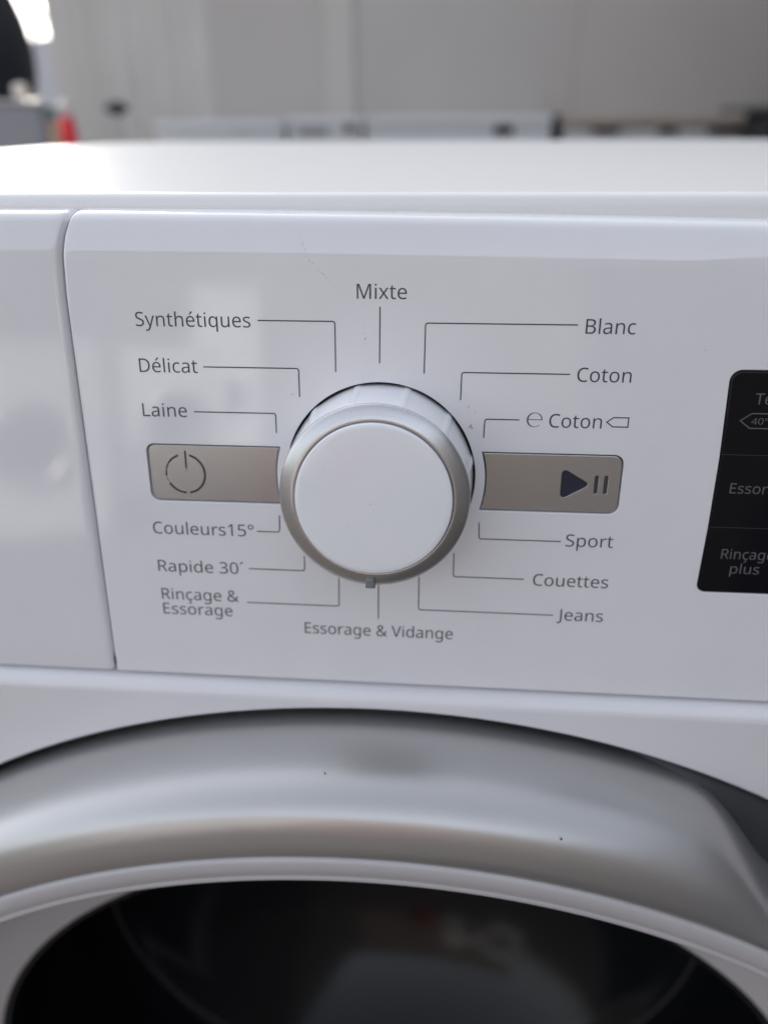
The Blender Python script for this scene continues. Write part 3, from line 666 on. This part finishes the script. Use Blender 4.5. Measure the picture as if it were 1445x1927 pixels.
# ---- black touch display, only its left part is in view
disp = plate('display', offset(disp_out, 0.32), 0.05, DISPB, machine, edge=0.7, depth=3.0, seg=6)
for v, gap in ((8.75, None), (-12.3, 98.5)):
    ribbon('display_line', [(92.9, v), (204, v)], 0.16, DLINE, disp, n=0.08)
text('display_text', 'Temp.', 99.1, 22.6, 111.2, 2.95, DINK, disp, n=0.08)
text('display_text', '40°', 99.1, 17.25, 103.4, 1.7, DINK, disp, n=0.08)
ribbon('temperature_frame', [(96.2, 18.15), (98.9, 20.15), (116, 20.15), (116, 16.15), (98.9, 16.15)], 0.3, DINK, disp, n=0.08, closed=True)
text('display_text', 'Essorage', 96.55, -2.2, 113.6, 2.9, DINK, disp, n=0.08)
text('display_text', 'Rinçage', 97.3, -21.8, 111.7, 3.0, DINK, disp, n=0.08)
text('display_text', 'plus', 100.4, -26.3, 108.5, 3.0, DINK, disp, n=0.08)

# ---- printed programme names and their leader lines
CAP = 3.75
for s, u0, u1, v, cap in [
    ('Synthétiques', -66.7, -35.0, 40.7, CAP), ('Délicat', -67.0, -50.5, 28.25, CAP), ('Laine', -67.4, -54.6, 15.75, CAP),
    ('Mixte', -6.25, 6.9, 48.45, CAP), ('Blanc', 53.5, 66.25, 40.25, CAP), ('Coton', 52.45, 66.6, 27.72, CAP),
    ('Coton', 46.1, 60.2, 15.15, CAP), ('Couleurs15°', -68.1, -37.5, -20.0, CAP), ('Rapide 30´', -67.8, -41.3, -32.4, CAP),
    ('Rinçage &', -67.6, -43.4, -41.85, CAP), ('Essorage', -67.6, -45.65, -46.9, CAP), ('Essorage & Vidange', -23.2, 22.4, -51.65, CAP),
    ('Sport', 53.55, 66.95, -19.7, CAP), ('Couettes', 45.2, 66.9, -32.5, CAP), ('Jeans', 53.1, 66.55, -43.6, CAP)]:
    text('programme_name', s, u0, v, u1, cap, INK, machine)
# the thin round "e" before Coton
mb = MB()
ec = (42.2, 17.15); er3 = 1.95
pts = [(ec[0] + er3 * 1.02 * math.cos(R_(a)), ec[1] + er3 * math.sin(R_(a))) for a in range(0, 322, 7)]
Lr = []; Ll = []
for i, a in enumerate(range(0, 322, 7)):
    w = 0.16 + 0.26 * max(0.0, -math.cos(R_(a))) ** 1.0 + (0.12 if a < 60 else 0)
    c, s = math.cos(R_(a)), math.sin(R_(a))
    Lr.append(P(ec[0] + (er3 - w / 2) * c, ec[1] + (er3 - w / 2) * s, 0.03)); Ll.append(P(ec[0] + (er3 + w / 2) * c, ec[1] + (er3 + w / 2) * s, 0.03))
mb.grid([Ll, Lr])
ribbon('', [(ec[0] - er3 * 0.95, ec[1] + 0.06), (ec[0] + er3 * 1.03, ec[1] + 0.06)], 0.2, INK, None, mb=mb, n=0.034)
mb.build('eco_letter', INK, machine, smooth=False)
ribbon('arrow_frame', [(61.45, 16.95), (63.15, 18.25), (67.15, 18.25), (67.15, 15.7), (63.15, 15.7)], 0.34, INK, machine, closed=True)
for pts in [
    [(-0.1, 46.5), (-0.2, 31.7)], [(-33.0, 42.58), (-12.15, 42.58), (-12.15, 29.2)], [(-48.85, 29.95), (-22.33, 29.95), (-22.33, 22.1)],
    [(-52.6, 17.35), (-29.27, 17.35), (-29.27, 11.75)], [(-36.5, -18.25), (-29.7, -18.25), (-29.5, -13.0)],
    [(-39.6, -30.48), (-22.6, -30.48), (-22.55, -25.6)], [(-40.95, -41.88), (-12.4, -41.88), (-12.3, -32.4)],
    [(-0.37, -32.0), (-0.37, -45.6)], [(51.9, -42.0), (11.8, -42.0), (11.7, -31.1)], [(42.5, -30.58), (21.85, -30.58), (21.75, -23.0)],
    [(52.2, -18.25), (28.8, -18.25), (28.6, -13.2)], [(38.1, 17.05), (28.75, 17.05), (28.65, 11.8)],
    [(50.55, 29.65), (21.95, 29.65), (21.9, 22.15)], [(51.45, 42.45), (11.95, 42.45), (11.85, 29.2)]]:
    ribbon('leader_line', pts, 0.34, INK, machine, corner=0.75)

# ---- scuffs, dust and crumbs on the panel and knob
def blob(mb, u, v, n, r, el=1.0, rot=0.0, top=0.0):
    K = 7; pts = []
    for k in range(K):
        a = 2 * math.pi * k / K; rr = r * random.uniform(0.6, 1.25)
        x, y = rr * math.cos(a) * el, rr * math.sin(a)
        pts.append(P(u + x * math.cos(rot) - y * math.sin(rot), v + x * math.sin(rot) + y * math.cos(rot), n))
    mb.add(pts + [P(u, v, n + top)], [(k, (k + 1) % K, K) for k in range(K)])
def spot(px_list, name, m, n=0.025):
    q = MB()
    for u, v, r, el, rot in px_list: blob(q, u, v, n, r, el, rot)
    return tag(q.build(name, m, machine, smooth=False), kind='stuff')
sc = []
u, v = -20.5, 65.0
for k in range(17):
    t = k / 16
    sc.append((-20.5 + 3.0 * t + random.uniform(-.3, .3) + 9.0 * max(0, t - .45), 64.0 - 12.0 * t + random.uniform(-.3, .3), random.uniform(.05, .11), random.uniform(1.2, 4), random.uniform(-1.8, 0)))
for uu, vv in [(-4.3, 41), (-4.5, 39.5), (-4.1, 38.2), (-4.4, 36.8), (24.2, 20.3), (25.6, 19.6), (26.0, 19.0), (-23.5, 22.6), (-24.4, 22.8), (26.5, -27.4), (23, -27.8), (84.5, 36.5), (-59.5, 13.8), (-65, 25)]:
    sc.append((uu, vv, random.uniform(.07, .14), random.uniform(1, 4), random.uniform(-1.5, 1.5)))
for _ in range(260):
    sc.append((random.uniform(-83, 100), random.uniform(-66, 57), random.choice((.018, .022, .03, .04, .06)) * random.uniform(.8, 1.3), random.uniform(1, 2.5), random.uniform(0, 3)))
for _ in range(60):
    a = random.uniform(0, 6.28); r_ = 27.4 + abs(random.gauss(0, 1.2))
    sc.append((r_ * math.cos(a), r_ * math.sin(a), random.uniform(.02, .05), random.uniform(1, 2.5), random.uniform(0, 3)))
sc = [s for s in sc if math.hypot(s[0], s[1]) > 27.4 and not (27 < abs(s[0]) < 68.5 and -10.5 < s[1] < 9) and not (s[0] > 90 and abs(s[1]) < 34)]
spot(sc, 'scuff_mark', SCUFF)
q = MB()
for uu, vv, r in [(24.9, 14.95, .28), (25.3, 14.5, .2), (24.5, 14.6, .14), (25.2, 15.4, .12)]:
    blob(q, uu, vv, 0.02, r, 1.3, random.uniform(0, 3), 0.25)
tag(q.build('crumb', CRUMB, machine), kind='stuff')
q = MB()
for uu, vv, r, el, rot in [(-0.6, -0.2, .10, 4.5, 1.0), (-6.9, -6.6, .07, 3, 1.4), (-6.2, -6.7, .07, 3, 1.6), (-6.4, -7.3, .06, 3, .1), (16.4, 1.6, .06, 4, .8), (-12.4, 8.3, .07, 1, 0)]:
    blob(q, uu + 0.0, vv - 1.0, 21.10 - 0.0006 * (uu * uu + vv * vv), r, el, rot)
tag(q.build('scuff_mark', SCUFF, grip, smooth=False), kind='stuff')

# ================================================================== the door
SEG = 360
def door_pt(r, off, t):
    return (CX + r * math.sin(t), BLY + off, CZ + r * math.cos(t))
def sstep(a, b, x):
    x = max(0.0, min(1.0, (x - a) / (b - a))); return x * x * (3 - 2 * x)
def cut(t):
    """the handle recess: the silver shell steps in on the right-hand side"""
    d = math.degrees(t)
    if d > 180: d -= 360
    return sstep(21.0, 31.0, d) * (1 - sstep(118.0, 128.0, d))
door = empty('door', (0, 0, 0), '', '')
del door['label']; del door['category']
door.parent = machine
door.location = Vector((CX, BLY, CZ)) - machine.location
PR = [(.2690, .012), (.2712, .007), (.2733, .002), (.2748, -.003), (.2757, -.008), (.2760, -.013), (.2758, -.0175), (.2750, -.0235), (.2738, -.0285), (.2720, -.0325), (.2696, -.0355), (.2665, -.0374), (.2630, -.0386), (.2595, -.0394), (.2565, -.0398), (.2550, -.0395), (.2544, -.0385), (.2544, -.030)]
rows = []
for r, o in PR:
    row = []
    for k in range(SEG):
        t = 2 * math.pi * k / SEG
        s = 1 - 0.80 * cut(t)
        row.append(door_pt(.2544 + (r - .2544) * s, o, t))
    rows.append(row)
mb = MB(); mb.grid(rows, close_u=True)
mb.build('door_ring', DOORSIL, door)
rim = [(.2540, -.030), (.2540, -.0388), (.2535, -.0395), (.2525, -.0399), (.2490, -.0396), (.2462, -.0390), (.2455, -.0386), (.2450, -.0388), (.2440, -.0390), (.2431, -.0386), (.2425, -.0375), (.2415, -.034), (.2370, -.024), (.2250, -.010), (.2080, .001), (.1975, .0045), (.194, .0062)]
mb = MB(); mb.grid([[door_pt(r, o, 2 * math.pi * k / SEG) for k in range(SEG)] for r, o in rim], close_u=True)
mb.build('inner_rim', RIMW, door)
bowl = [(.1950, .0058), (.1935, .0052), (.1918, .0065), (.1905, .012), (.1898, .03), (.1885, .06), (.1865, .09), (.184, .108), (.178, .113), (.172, .124), (.160, .141), (.142, .160), (.118, .178), (.088, .193), (.055, .203), (.025, .208), (.0005, .209)]
mb = MB(); mb.grid([[door_pt(r, o, 2 * math.pi * k / SEG) for k in range(SEG)] for r, o in bowl], close_u=True)
mb.build('glass_bowl', GLASS, door)
seal = [(.1860, .108), (.1838, .1078), (.1822, .110), (.1815, .114)]
mb = MB(); mb.grid([[door_pt(r, o, 2 * math.pi * k / SEG) for k in range(SEG)] for r, o in seal], close_u=True)
mb.build('bowl_seal', SEAL, door)
# dark floor of the gap round the door and the handle recess
mb = MB(); mb.grid([[door_pt(r, .017, 2 * math.pi * k / SEG) for k in range(SEG)] for r in (.2805, .2555)], close_u=True)
mb.build('gap_floor', DARKGAP, door)
hr = []
for r, o in ((.2788, .015), (.2782, .001), (.2760, -.004), (.270, -.0065), (.262, -.008), (.254, -.009)):
    hr.append([door_pt(r, o + .024 * (1 - sstep(9, 23, d)) + .024 * sstep(128, 140, d), R_(d)) for d in np.linspace(9, 140, 140)])
mb = MB(); mb.grid(hr)
mb.build('door_handle', HANDLE, door)
for t_, o_ , r_ in ((11.6, -.0358, .2698), (-2.9, -.0262, .2747)):
    q = MB(); c = Vector(door_pt(r_, o_ - .0003, R_(t_)))
    q.add([c + Vector((-.0002, 0, -.0006)), c + Vector((.0004, 0, .0)), c + Vector((-.0001, -.0001, .0008))], [(0, 1, 2)])
    q.build('scuff_mark', INKD, door, smooth=False)

# ================================================================== BEHIND THE MACHINE
def bg(px, py, Y):
    """world point seen at a photo pixel at depth Y"""
    c = np.array([px - 722.5, -(py - 963.5), -1391.7]); r = AX @ c
    r = r * (Y / r[1]); return Vector((r[0], Y, EYE + r[2]))

g = MB(); g.add([(-120, -120, 0), (120, -120, 0), (120, 120, 0), (-120, 120, 0)], [(0, 1, 2, 3)])
tag(g.build('ground', GROUND, smooth=False), kind='structure')

# tall grey sheet wall; its left end lets the sun through
WY = 3.2
WX0 = -1.524
WH = 4.6
wall = empty('sheet_wall', (2.5, WY, 0), 'tall grey sheet-clad wall with pale upright posts behind the row of white appliances', 'wall')
x = WX0; widths = [0.62, 0.45, 0.90, 0.95, 1.05, 1.05, 1.05, 1.05, 1.05, 1.05]
for i, w in enumerate(widths):
    m = MB()
    if i < 1:                                             # the ribbed first bay
        prof_ = []; a = x
        for s, dp in ((.11, .006), (.06, .012), (.05, .006), (.09, .012), (.07, .004), (.10, .010), (.06, .005), (.08, .004)):
            prof_ += [(a, 0), (a + s * .3, 0), (a + s * .5, -dp), (a + s * .8, -dp), (a + s, 0)]; a += s
        m.grid([[(px_, WY + dy, 0) for px_, dy in prof_], [(px_, WY + dy, WH) for px_, dy in prof_]])
        m.add([(x, WY, 0), (x, WY + .05, 0), (x, WY + .05, WH), (x, WY, WH), (x + w, WY + .05, 0), (x + w, WY + .05, WH)], [(0, 3, 2, 1), (1, 2, 5, 4)])
        m.build('ribbed_panel', WALLL, wall, smooth=False)
    else:
        m.box(x + .0008, x + w - .0008, WY, WY + .05, 0, WH, 0.001)
        m.build('panel', WALLG, wall, smooth=False)
    x += w
m = MB(); m.box(WX0 + .002, x - .002, WY + .0502, WY + .06, 0, WH - .002); m.build('backing_sheet', WALLG, wall, smooth=False)
for px_ in (-0.418, 1.75, 3.85, 5.95):
    m = MB(); m.box(px_ - .055, px_ + .055, WY - .014, WY + .002, 0, WH, 0.004); m.build('post', POSTG, wall, smooth=False)

# row of white appliances in front of that wall
def rear_machine(x0, x1, y, h, label, disp_=None, knob=None, group='white appliances in a row before the grey wall'):
    r = empty('washing_machine', ((x0 + x1) / 2, y + .28, 0), label, 'washing machine', group)
    m = MB(); m.box(x0 + .003, x1 - .003, y, y + .5, .02, h - .03, .006); m.build('cabinet', BACKW, r, smooth=False)
    m = MB(); m.box(x0 + .001, x1 - .001, y - .006, y + .52, h - .0295, h, .005); m.build('worktop', BACKW, r, smooth=False)
    cx = (x0 + x1) / 2; cz = .42
    m = MB(); rows = [[(cx + rr * math.sin(2 * math.pi * k / 48), y - dy, cz + rr * math.cos(2 * math.pi * k / 48)) for k in range(48)] for rr, dy in ((.19, 0), (.185, .02), (.165, .035), (.14, .025), (.13, .005))]
    m.grid(rows, close_u=True); m.build('door_ring', DOORSIL, r)
    m = MB(); m.grid([[(cx + rr * math.sin(2 * math.pi * k / 48), y - dy, cz + rr * math.cos(2 * math.pi * k / 48)) for k in range(48)] for rr, dy in ((.131, .004), (.09, .01), (.001, .014))], close_u=True); m.build('door_glass', GLASS, r)
    if disp_:
        m = MB(); m.box(disp_[0], disp_[1], y - .004, y + .004, disp_[2], disp_[3], .002); m.build('display', DKNAVY if disp_[4] else GREYBOX, r, smooth=False)
    if knob:
        kx, kz, kr = knob; m = MB()
        m.grid([[(kx + rr * math.sin(2 * math.pi * k / 24), y - dy, kz + rr * math.cos(2 * math.pi * k / 24)) for k in range(24)] for rr, dy in ((kr, -.001), (kr, .02), (kr * .8, .025), (.001, .025))], close_u=True); m.build('dial', BLACKP, r)
    return r
Y2 = 2.75
def gx(px, py=225): return bg(px, py, Y2).x
def gz(px, py): return bg(px, py, Y2).z
rear_machine(gx(290), gx(535), Y2, gz(400, 226), 'plain white appliance at the left end of the back row beside the ribbed wall', disp_=(gx(440), gx(470), gz(450, 246), gz(450, 238), 0))
rear_machine(gx(540), gx(682), Y2, gz(600, 219), 'white appliance before the pale post with a wide grey window in its front', disp_=(gx(560), gx(615), gz(590, 257), gz(590, 238), 0), knob=(gx(657), gz(657, 240), .014))
rear_machine(gx(686), gx(1040), Y2, gz(860, 217), 'widest white appliance of the back row with a small black square on its front', disp_=(gx(930), gx(967), gz(950, 254), gz(950, 234), 1))
t = empty('gap_shade', (gx(1052), Y2 + .1, 0), 'dark narrow bottle in the gap between two white appliances', 'bottle')  # black upright stands in for the shade in this gap
m = MB(); m.lathe([(0.001, 0.0), (.036, .0), (.04, .02), (.04, gz(1052, 262)), (.03, gz(1052, 245)), (.018, gz(1052, 238)), (.02, gz(1052, 220)), (.014, gz(1052, 214)), (.001, gz(1052, 214))], gx(1052), Y2 + .1, 20); m.build('body', BLACKP, t)
# the unit with the beige top board on the right
un = empty('kitchen_unit', ((gx(1064) + gx(1470)) / 2, Y2 + .25, 0), 'white kitchen unit under a beige board top with dark handles', 'kitchen unit')
x0, x1 = gx(1064), gx(1475); zt2 = gz(1250, 220)
m = MB(); m.box(x0 - .01, x1 + .01, Y2 - .02, Y2 + .45, zt2 - .024, zt2, .003); m.build('top_board', WOOD, un, smooth=False)
m = MB(); m.box(x0, x1, Y2, Y2 + .42, .08, zt2 - .0245, .004); m.build('body', BACKW, un, smooth=False)
for a, b in ((1115, 1165), (1240, 1275), (1335, 1398)):
    m = MB(); m.box(gx(a), gx(b), Y2 - .022, Y2 + .001, gz(a, 249), gz(a, 241), .003); m.build('handle', BLACKP, un, smooth=False)
# black box at the right-hand end, on the unit's far corner
bb = empty('black_case', (bg(1450, 240, 2.5).x, 2.5, 0), 'tall black case at the right end of the row before the grey wall', 'case')
m = MB(); m.box(bg(1424, 230, 2.5).x, bg(1424, 230, 2.5).x + .35, 2.42, 2.62, 0, bg(1424, 212, 2.5).z, .01); m.build('body', BLACKP, bb, smooth=False)
m = MB(); m.box(bg(1376, 230, 2.5).x, bg(1424, 230, 2.5).x + .36, 2.41, 2.63, bg(1424, 211, 2.5).z, bg(1424, 200, 2.5).z, .003); m.build('lid', mat('dark_grey_lid', (.09, .09, .088), .6), bb, smooth=False)

# small lamp head on a thin stem before the ribbed bay
lp = empty('floor_stand', (bg(220, 205, 3.0).x, 3.0, 0), 'small dark round head on a thin stem before the ribbed wall bay', 'stand')
lc = bg(220, 204, 3.0)
m = MB(); m.lathe([(.0005, lc.z - .024), (.02, lc.z - .02), (.042, lc.z - .006), (.045, lc.z + .004), (.03, lc.z + .018), (.0005, lc.z + .024)], lc.x, 3.0, 24); m.build('head', BLACKP, lp)
m = MB(); m.lathe([(.005, .012), (.005, lc.z - .018)], lc.x, 3.0, 12); m.build('stem', GREYBOX, lp)
m = MB(); m.lathe([(.0005, .0), (.12, .0), (.12, .01), (.0005, .014)], lc.x, 3.0, 32); m.build('base', GREYBOX, lp)

# grey cabinet at the left with the dark tub and small pale cup on it
BY = 1.5
bx1 = bg(76, 210, BY).x; bz = bg(60, 188, BY).z
def turn(m, x, y, a=R_(25.0)):
    m.v = [(x + (p[0] - x) * math.cos(a) - (p[1] - y) * math.sin(a), y + (p[0] - x) * math.sin(a) + (p[1] - y) * math.cos(a), p[2]) for p in m.v]
gb = empty('steel_cabinet', (bx1 - .3, BY + .25, 0), 'grey metal cabinet with sunlit top edge at the left behind the washing machine', 'cabinet')
m = MB(); m.box(bx1 - .6, bx1, BY, BY + .45, 0.02, bz - .008, .004); turn(m, bx1, BY); m.build('body', GREYBOX, gb, smooth=False)
m = MB(); m.box(bx1 - .605, bx1 + .005, BY - .005, BY + .455, bz - .0075, bz, .003); turn(m, bx1, BY); m.build('top_panel', mat('sun_paled_cabinet_top', (.55, .53, .50), .4), gb, smooth=False)  # paler colour paints in the sunlight along the top edge
tc = bg(-193, 100, BY + .26)
tx = bg(57, 110, BY + .26).x
R0 = .19
tb = MB()
zz = [0, .003, .03, .06, .09, .12, .15, .18, .21, .25, .29, .33, .36]
rr = [.001, .172, .182, .188, .190, .1885, .184, .176, .165, .145, .118, .08, .04]
tb.lathe([(r, bz + .0005 + z) for r, z in zip(rr, zz)] + [(.001, bz + .372)], tx - R0, BY + .24, 48)
o = tb.build('plastic_tub', DKNAVY, loc=(tx - R0, BY + .24, bz)); tag(o, 'big dark navy rounded tub standing on the grey metal cabinet', 'tub')
cu_ = MB(); cp_ = bg(40, 176, BY + .03)
cu_.lathe([(.001, bz + .001), (.010, bz + .001), (.013, bz + .006), (.014, bz + .020), (.012, bz + .026), (.001, bz + .028)], cp_.x, BY + .03, 20)
tag(cu_.build('small_pot', CAPW, loc=(cp_.x, BY + .03, bz)), 'tiny cream pot glinting at the foot of the dark tub', 'pot')

# folding table behind with bottles on it
TY = 2.1
ft = empty('side_table', (bg(115, 230, TY).x, TY, 0), 'low side table carrying the red and tan bottles', 'table')
tx = bg(115, 230, TY).x; TZ = .70
m = MB(); m.box(tx - .12, tx + .22, TY - .15, TY + .15, TZ - .02, TZ, .004); m.build('tabletop', GREYBOX, ft, smooth=False)
for ax in (-.10, .20):
    for ay in (-.13, .13):
        m = MB(); m.box(tx + ax - .012, tx + ax + .012, TY + ay - .012, TY + ay + .012, 0, TZ - .0205); m.build('leg', GREYBOX, ft, smooth=False)
def bottle(px, py_top, y, r, m1, m2, label, neck=.6, caph=.03, round_cap=False, name='bottle'):
    c = bg(px, py_top, y); e = empty(name, (c.x, y, TZ + .001), label, 'bottle')
    z0, z1 = TZ + .001, c.z - caph
    b = MB(); b.lathe([(.001, z0), (r * .92, z0), (r, z0 + .006), (r, z1 - .03), (r * .9, z1 - .012), (r * neck, z1)], c.x, y, 28); b.build('body', m1, e)
    k = MB()
    if round_cap:
        k.lathe([(caph * .45 * math.sin(a), z1 - .002 + caph * .5 * (1 - math.cos(a))) for a in np.linspace(.9, math.pi - .01, 10)], c.x, y, 24)
    else:
        k.lathe([(r * neck * 1.05, z1 - .002), (r * neck * 1.05, z1 + caph * .9), (r * neck * .8, z1 + caph), (.001, z1 + caph)], c.x, y, 24)
    k.build('cap', m2, e)
bottle(119, 187, TY, .0205, RED, CAPW, 'red bottle with round cream cap on the side table behind the worktop', neck=.75, caph=.036, round_cap=True, name='red_bottle')
bottle(95, 200, TY - .04, .0155, TAN, TEAL, 'slim tan bottle with teal cap between the grey cabinet and the red bottle', neck=.8, caph=.028, name='tan_bottle')

# low bluish board fence beyond the end of the wall
fe = empty('board_fence', (-2.5, 3.7, 0), 'low pale bluish board fence beyond the left end of the grey wall', 'fence')
fz = bg(90, 72, 3.7).z
for k in range(12):
    m = MB(); m.box(-3.9 + .2 * k, -3.705 + .2 * k, 3.7, 3.73, 0, fz, .003); m.build('board', BLUEG, fe, smooth=False)
for k in range(3):
    m = MB(); m.box(-3.8 + .95 * k, -3.72 + .95 * k, 3.731, 3.80, 0, fz - .03, .003); m.build('post', BLUEG, fe, smooth=False)


# dark sheet fence out of view on the right, added to darken that side
sf = empty('shade_fence', (1.3, 0, 0), 'tall dark sheet fence joining the grey wall at its right end', 'fence')
for k in range(8):
    m = MB(); m.box(1.27, 1.30, 3.19 - 1.2 * (k + 1) + .002, 3.19 - 1.2 * k - .002, 0, 1.75, .002); m.build('panel', DARKSHEET, sf, smooth=False)

# shrub beyond the board fence, added to break up the bright sky
sh = empty('shrub', (-2.75, 5.6, 0), 'loose green shrub glimpsed in the sun above the low bluish fence', 'shrub')
m = MB(); m.lathe([(.03, 0), (.022, .6), (.012, 1.2)], -2.75, 5.6, 10); m.build('stem', BARK, sh)
m = MB(); rs = random.Random(4)
for k in range(420):
    a = rs.uniform(0, 6.283); q_ = rs.gauss(0, .17); zc = 1.15 + rs.gauss(0, .18)
    c = Vector((-2.75 + q_ * math.cos(a) * 1.2, 5.6 + q_ * math.sin(a), zc)); d1 = Vector((rs.gauss(0, 1), rs.gauss(0, 1), rs.gauss(0, .6))).normalized() * .035; d2 = d1.cross(Vector((rs.gauss(0, 1), rs.gauss(0, 1), rs.gauss(0, 1)))).normalized() * .016
    m.add([c - d1, c - d2, c + d1, c + d2], [(0, 1, 2, 3)])
tag(m.build('foliage', LEAF, sh, smooth=False), kind='stuff')

# unseen white appliances added in the yard for the glossy front to reflect
for az, d, h_, w_, lab in ((-31.0, 3.6, .85, .60, 'sunlit white machine standing nearest in the yard before the panel'), (-20.5, 4.6, .84, .58, 'sunlit white machine standing second in the yard before the panel'), (-16.5, 6.6, 1.35, .55, 'tall sunlit white machine farthest off in the yard before the panel')):
    px0, py0 = d * math.sin(R_(az)), -d * math.cos(R_(az))
    r = rear_machine(px0 - w_ / 2, px0 + w_ / 2, py0, h_, lab, group='white appliances out in the yard')
    r.rotation_euler.z = math.pi + R_(az)

# brown building added out of view across the yard, for the machine to reflect
fc = empty('building', (0, -9, 0), 'brown rendered building across the yard, seen only as a reflection', 'building')
m = MB(); m.box(-7, 6, -12, -9, 0, 2.9); m.build('wall', FACADE, fc, smooth=False)
m = MB(); m.box(-7.2, 6.2, -12.2, -8.8, 2.905, 3.05); m.build('roof', GREYBOX, fc, smooth=False)
for wx in (-5.6, 2.2):
    m = MB(); m.box(wx, wx + 1.3, -9.02, -8.99, 1.0, 2.2); f = m.build('window', WINDK, fc, smooth=False)
rb = MB(); rb.lathe([(.001, 0), (.22, 0), (.25, .5), (.26, .52), (.001, .52)], -.5, -3.9, 24)  # bucket out of view, added for a red fleck in the reflections
tag(rb.build('bucket', REDB, loc=(-.5, -3.9, 0)), 'unseen red bucket added in the yard to give a red reflection', 'bucket')
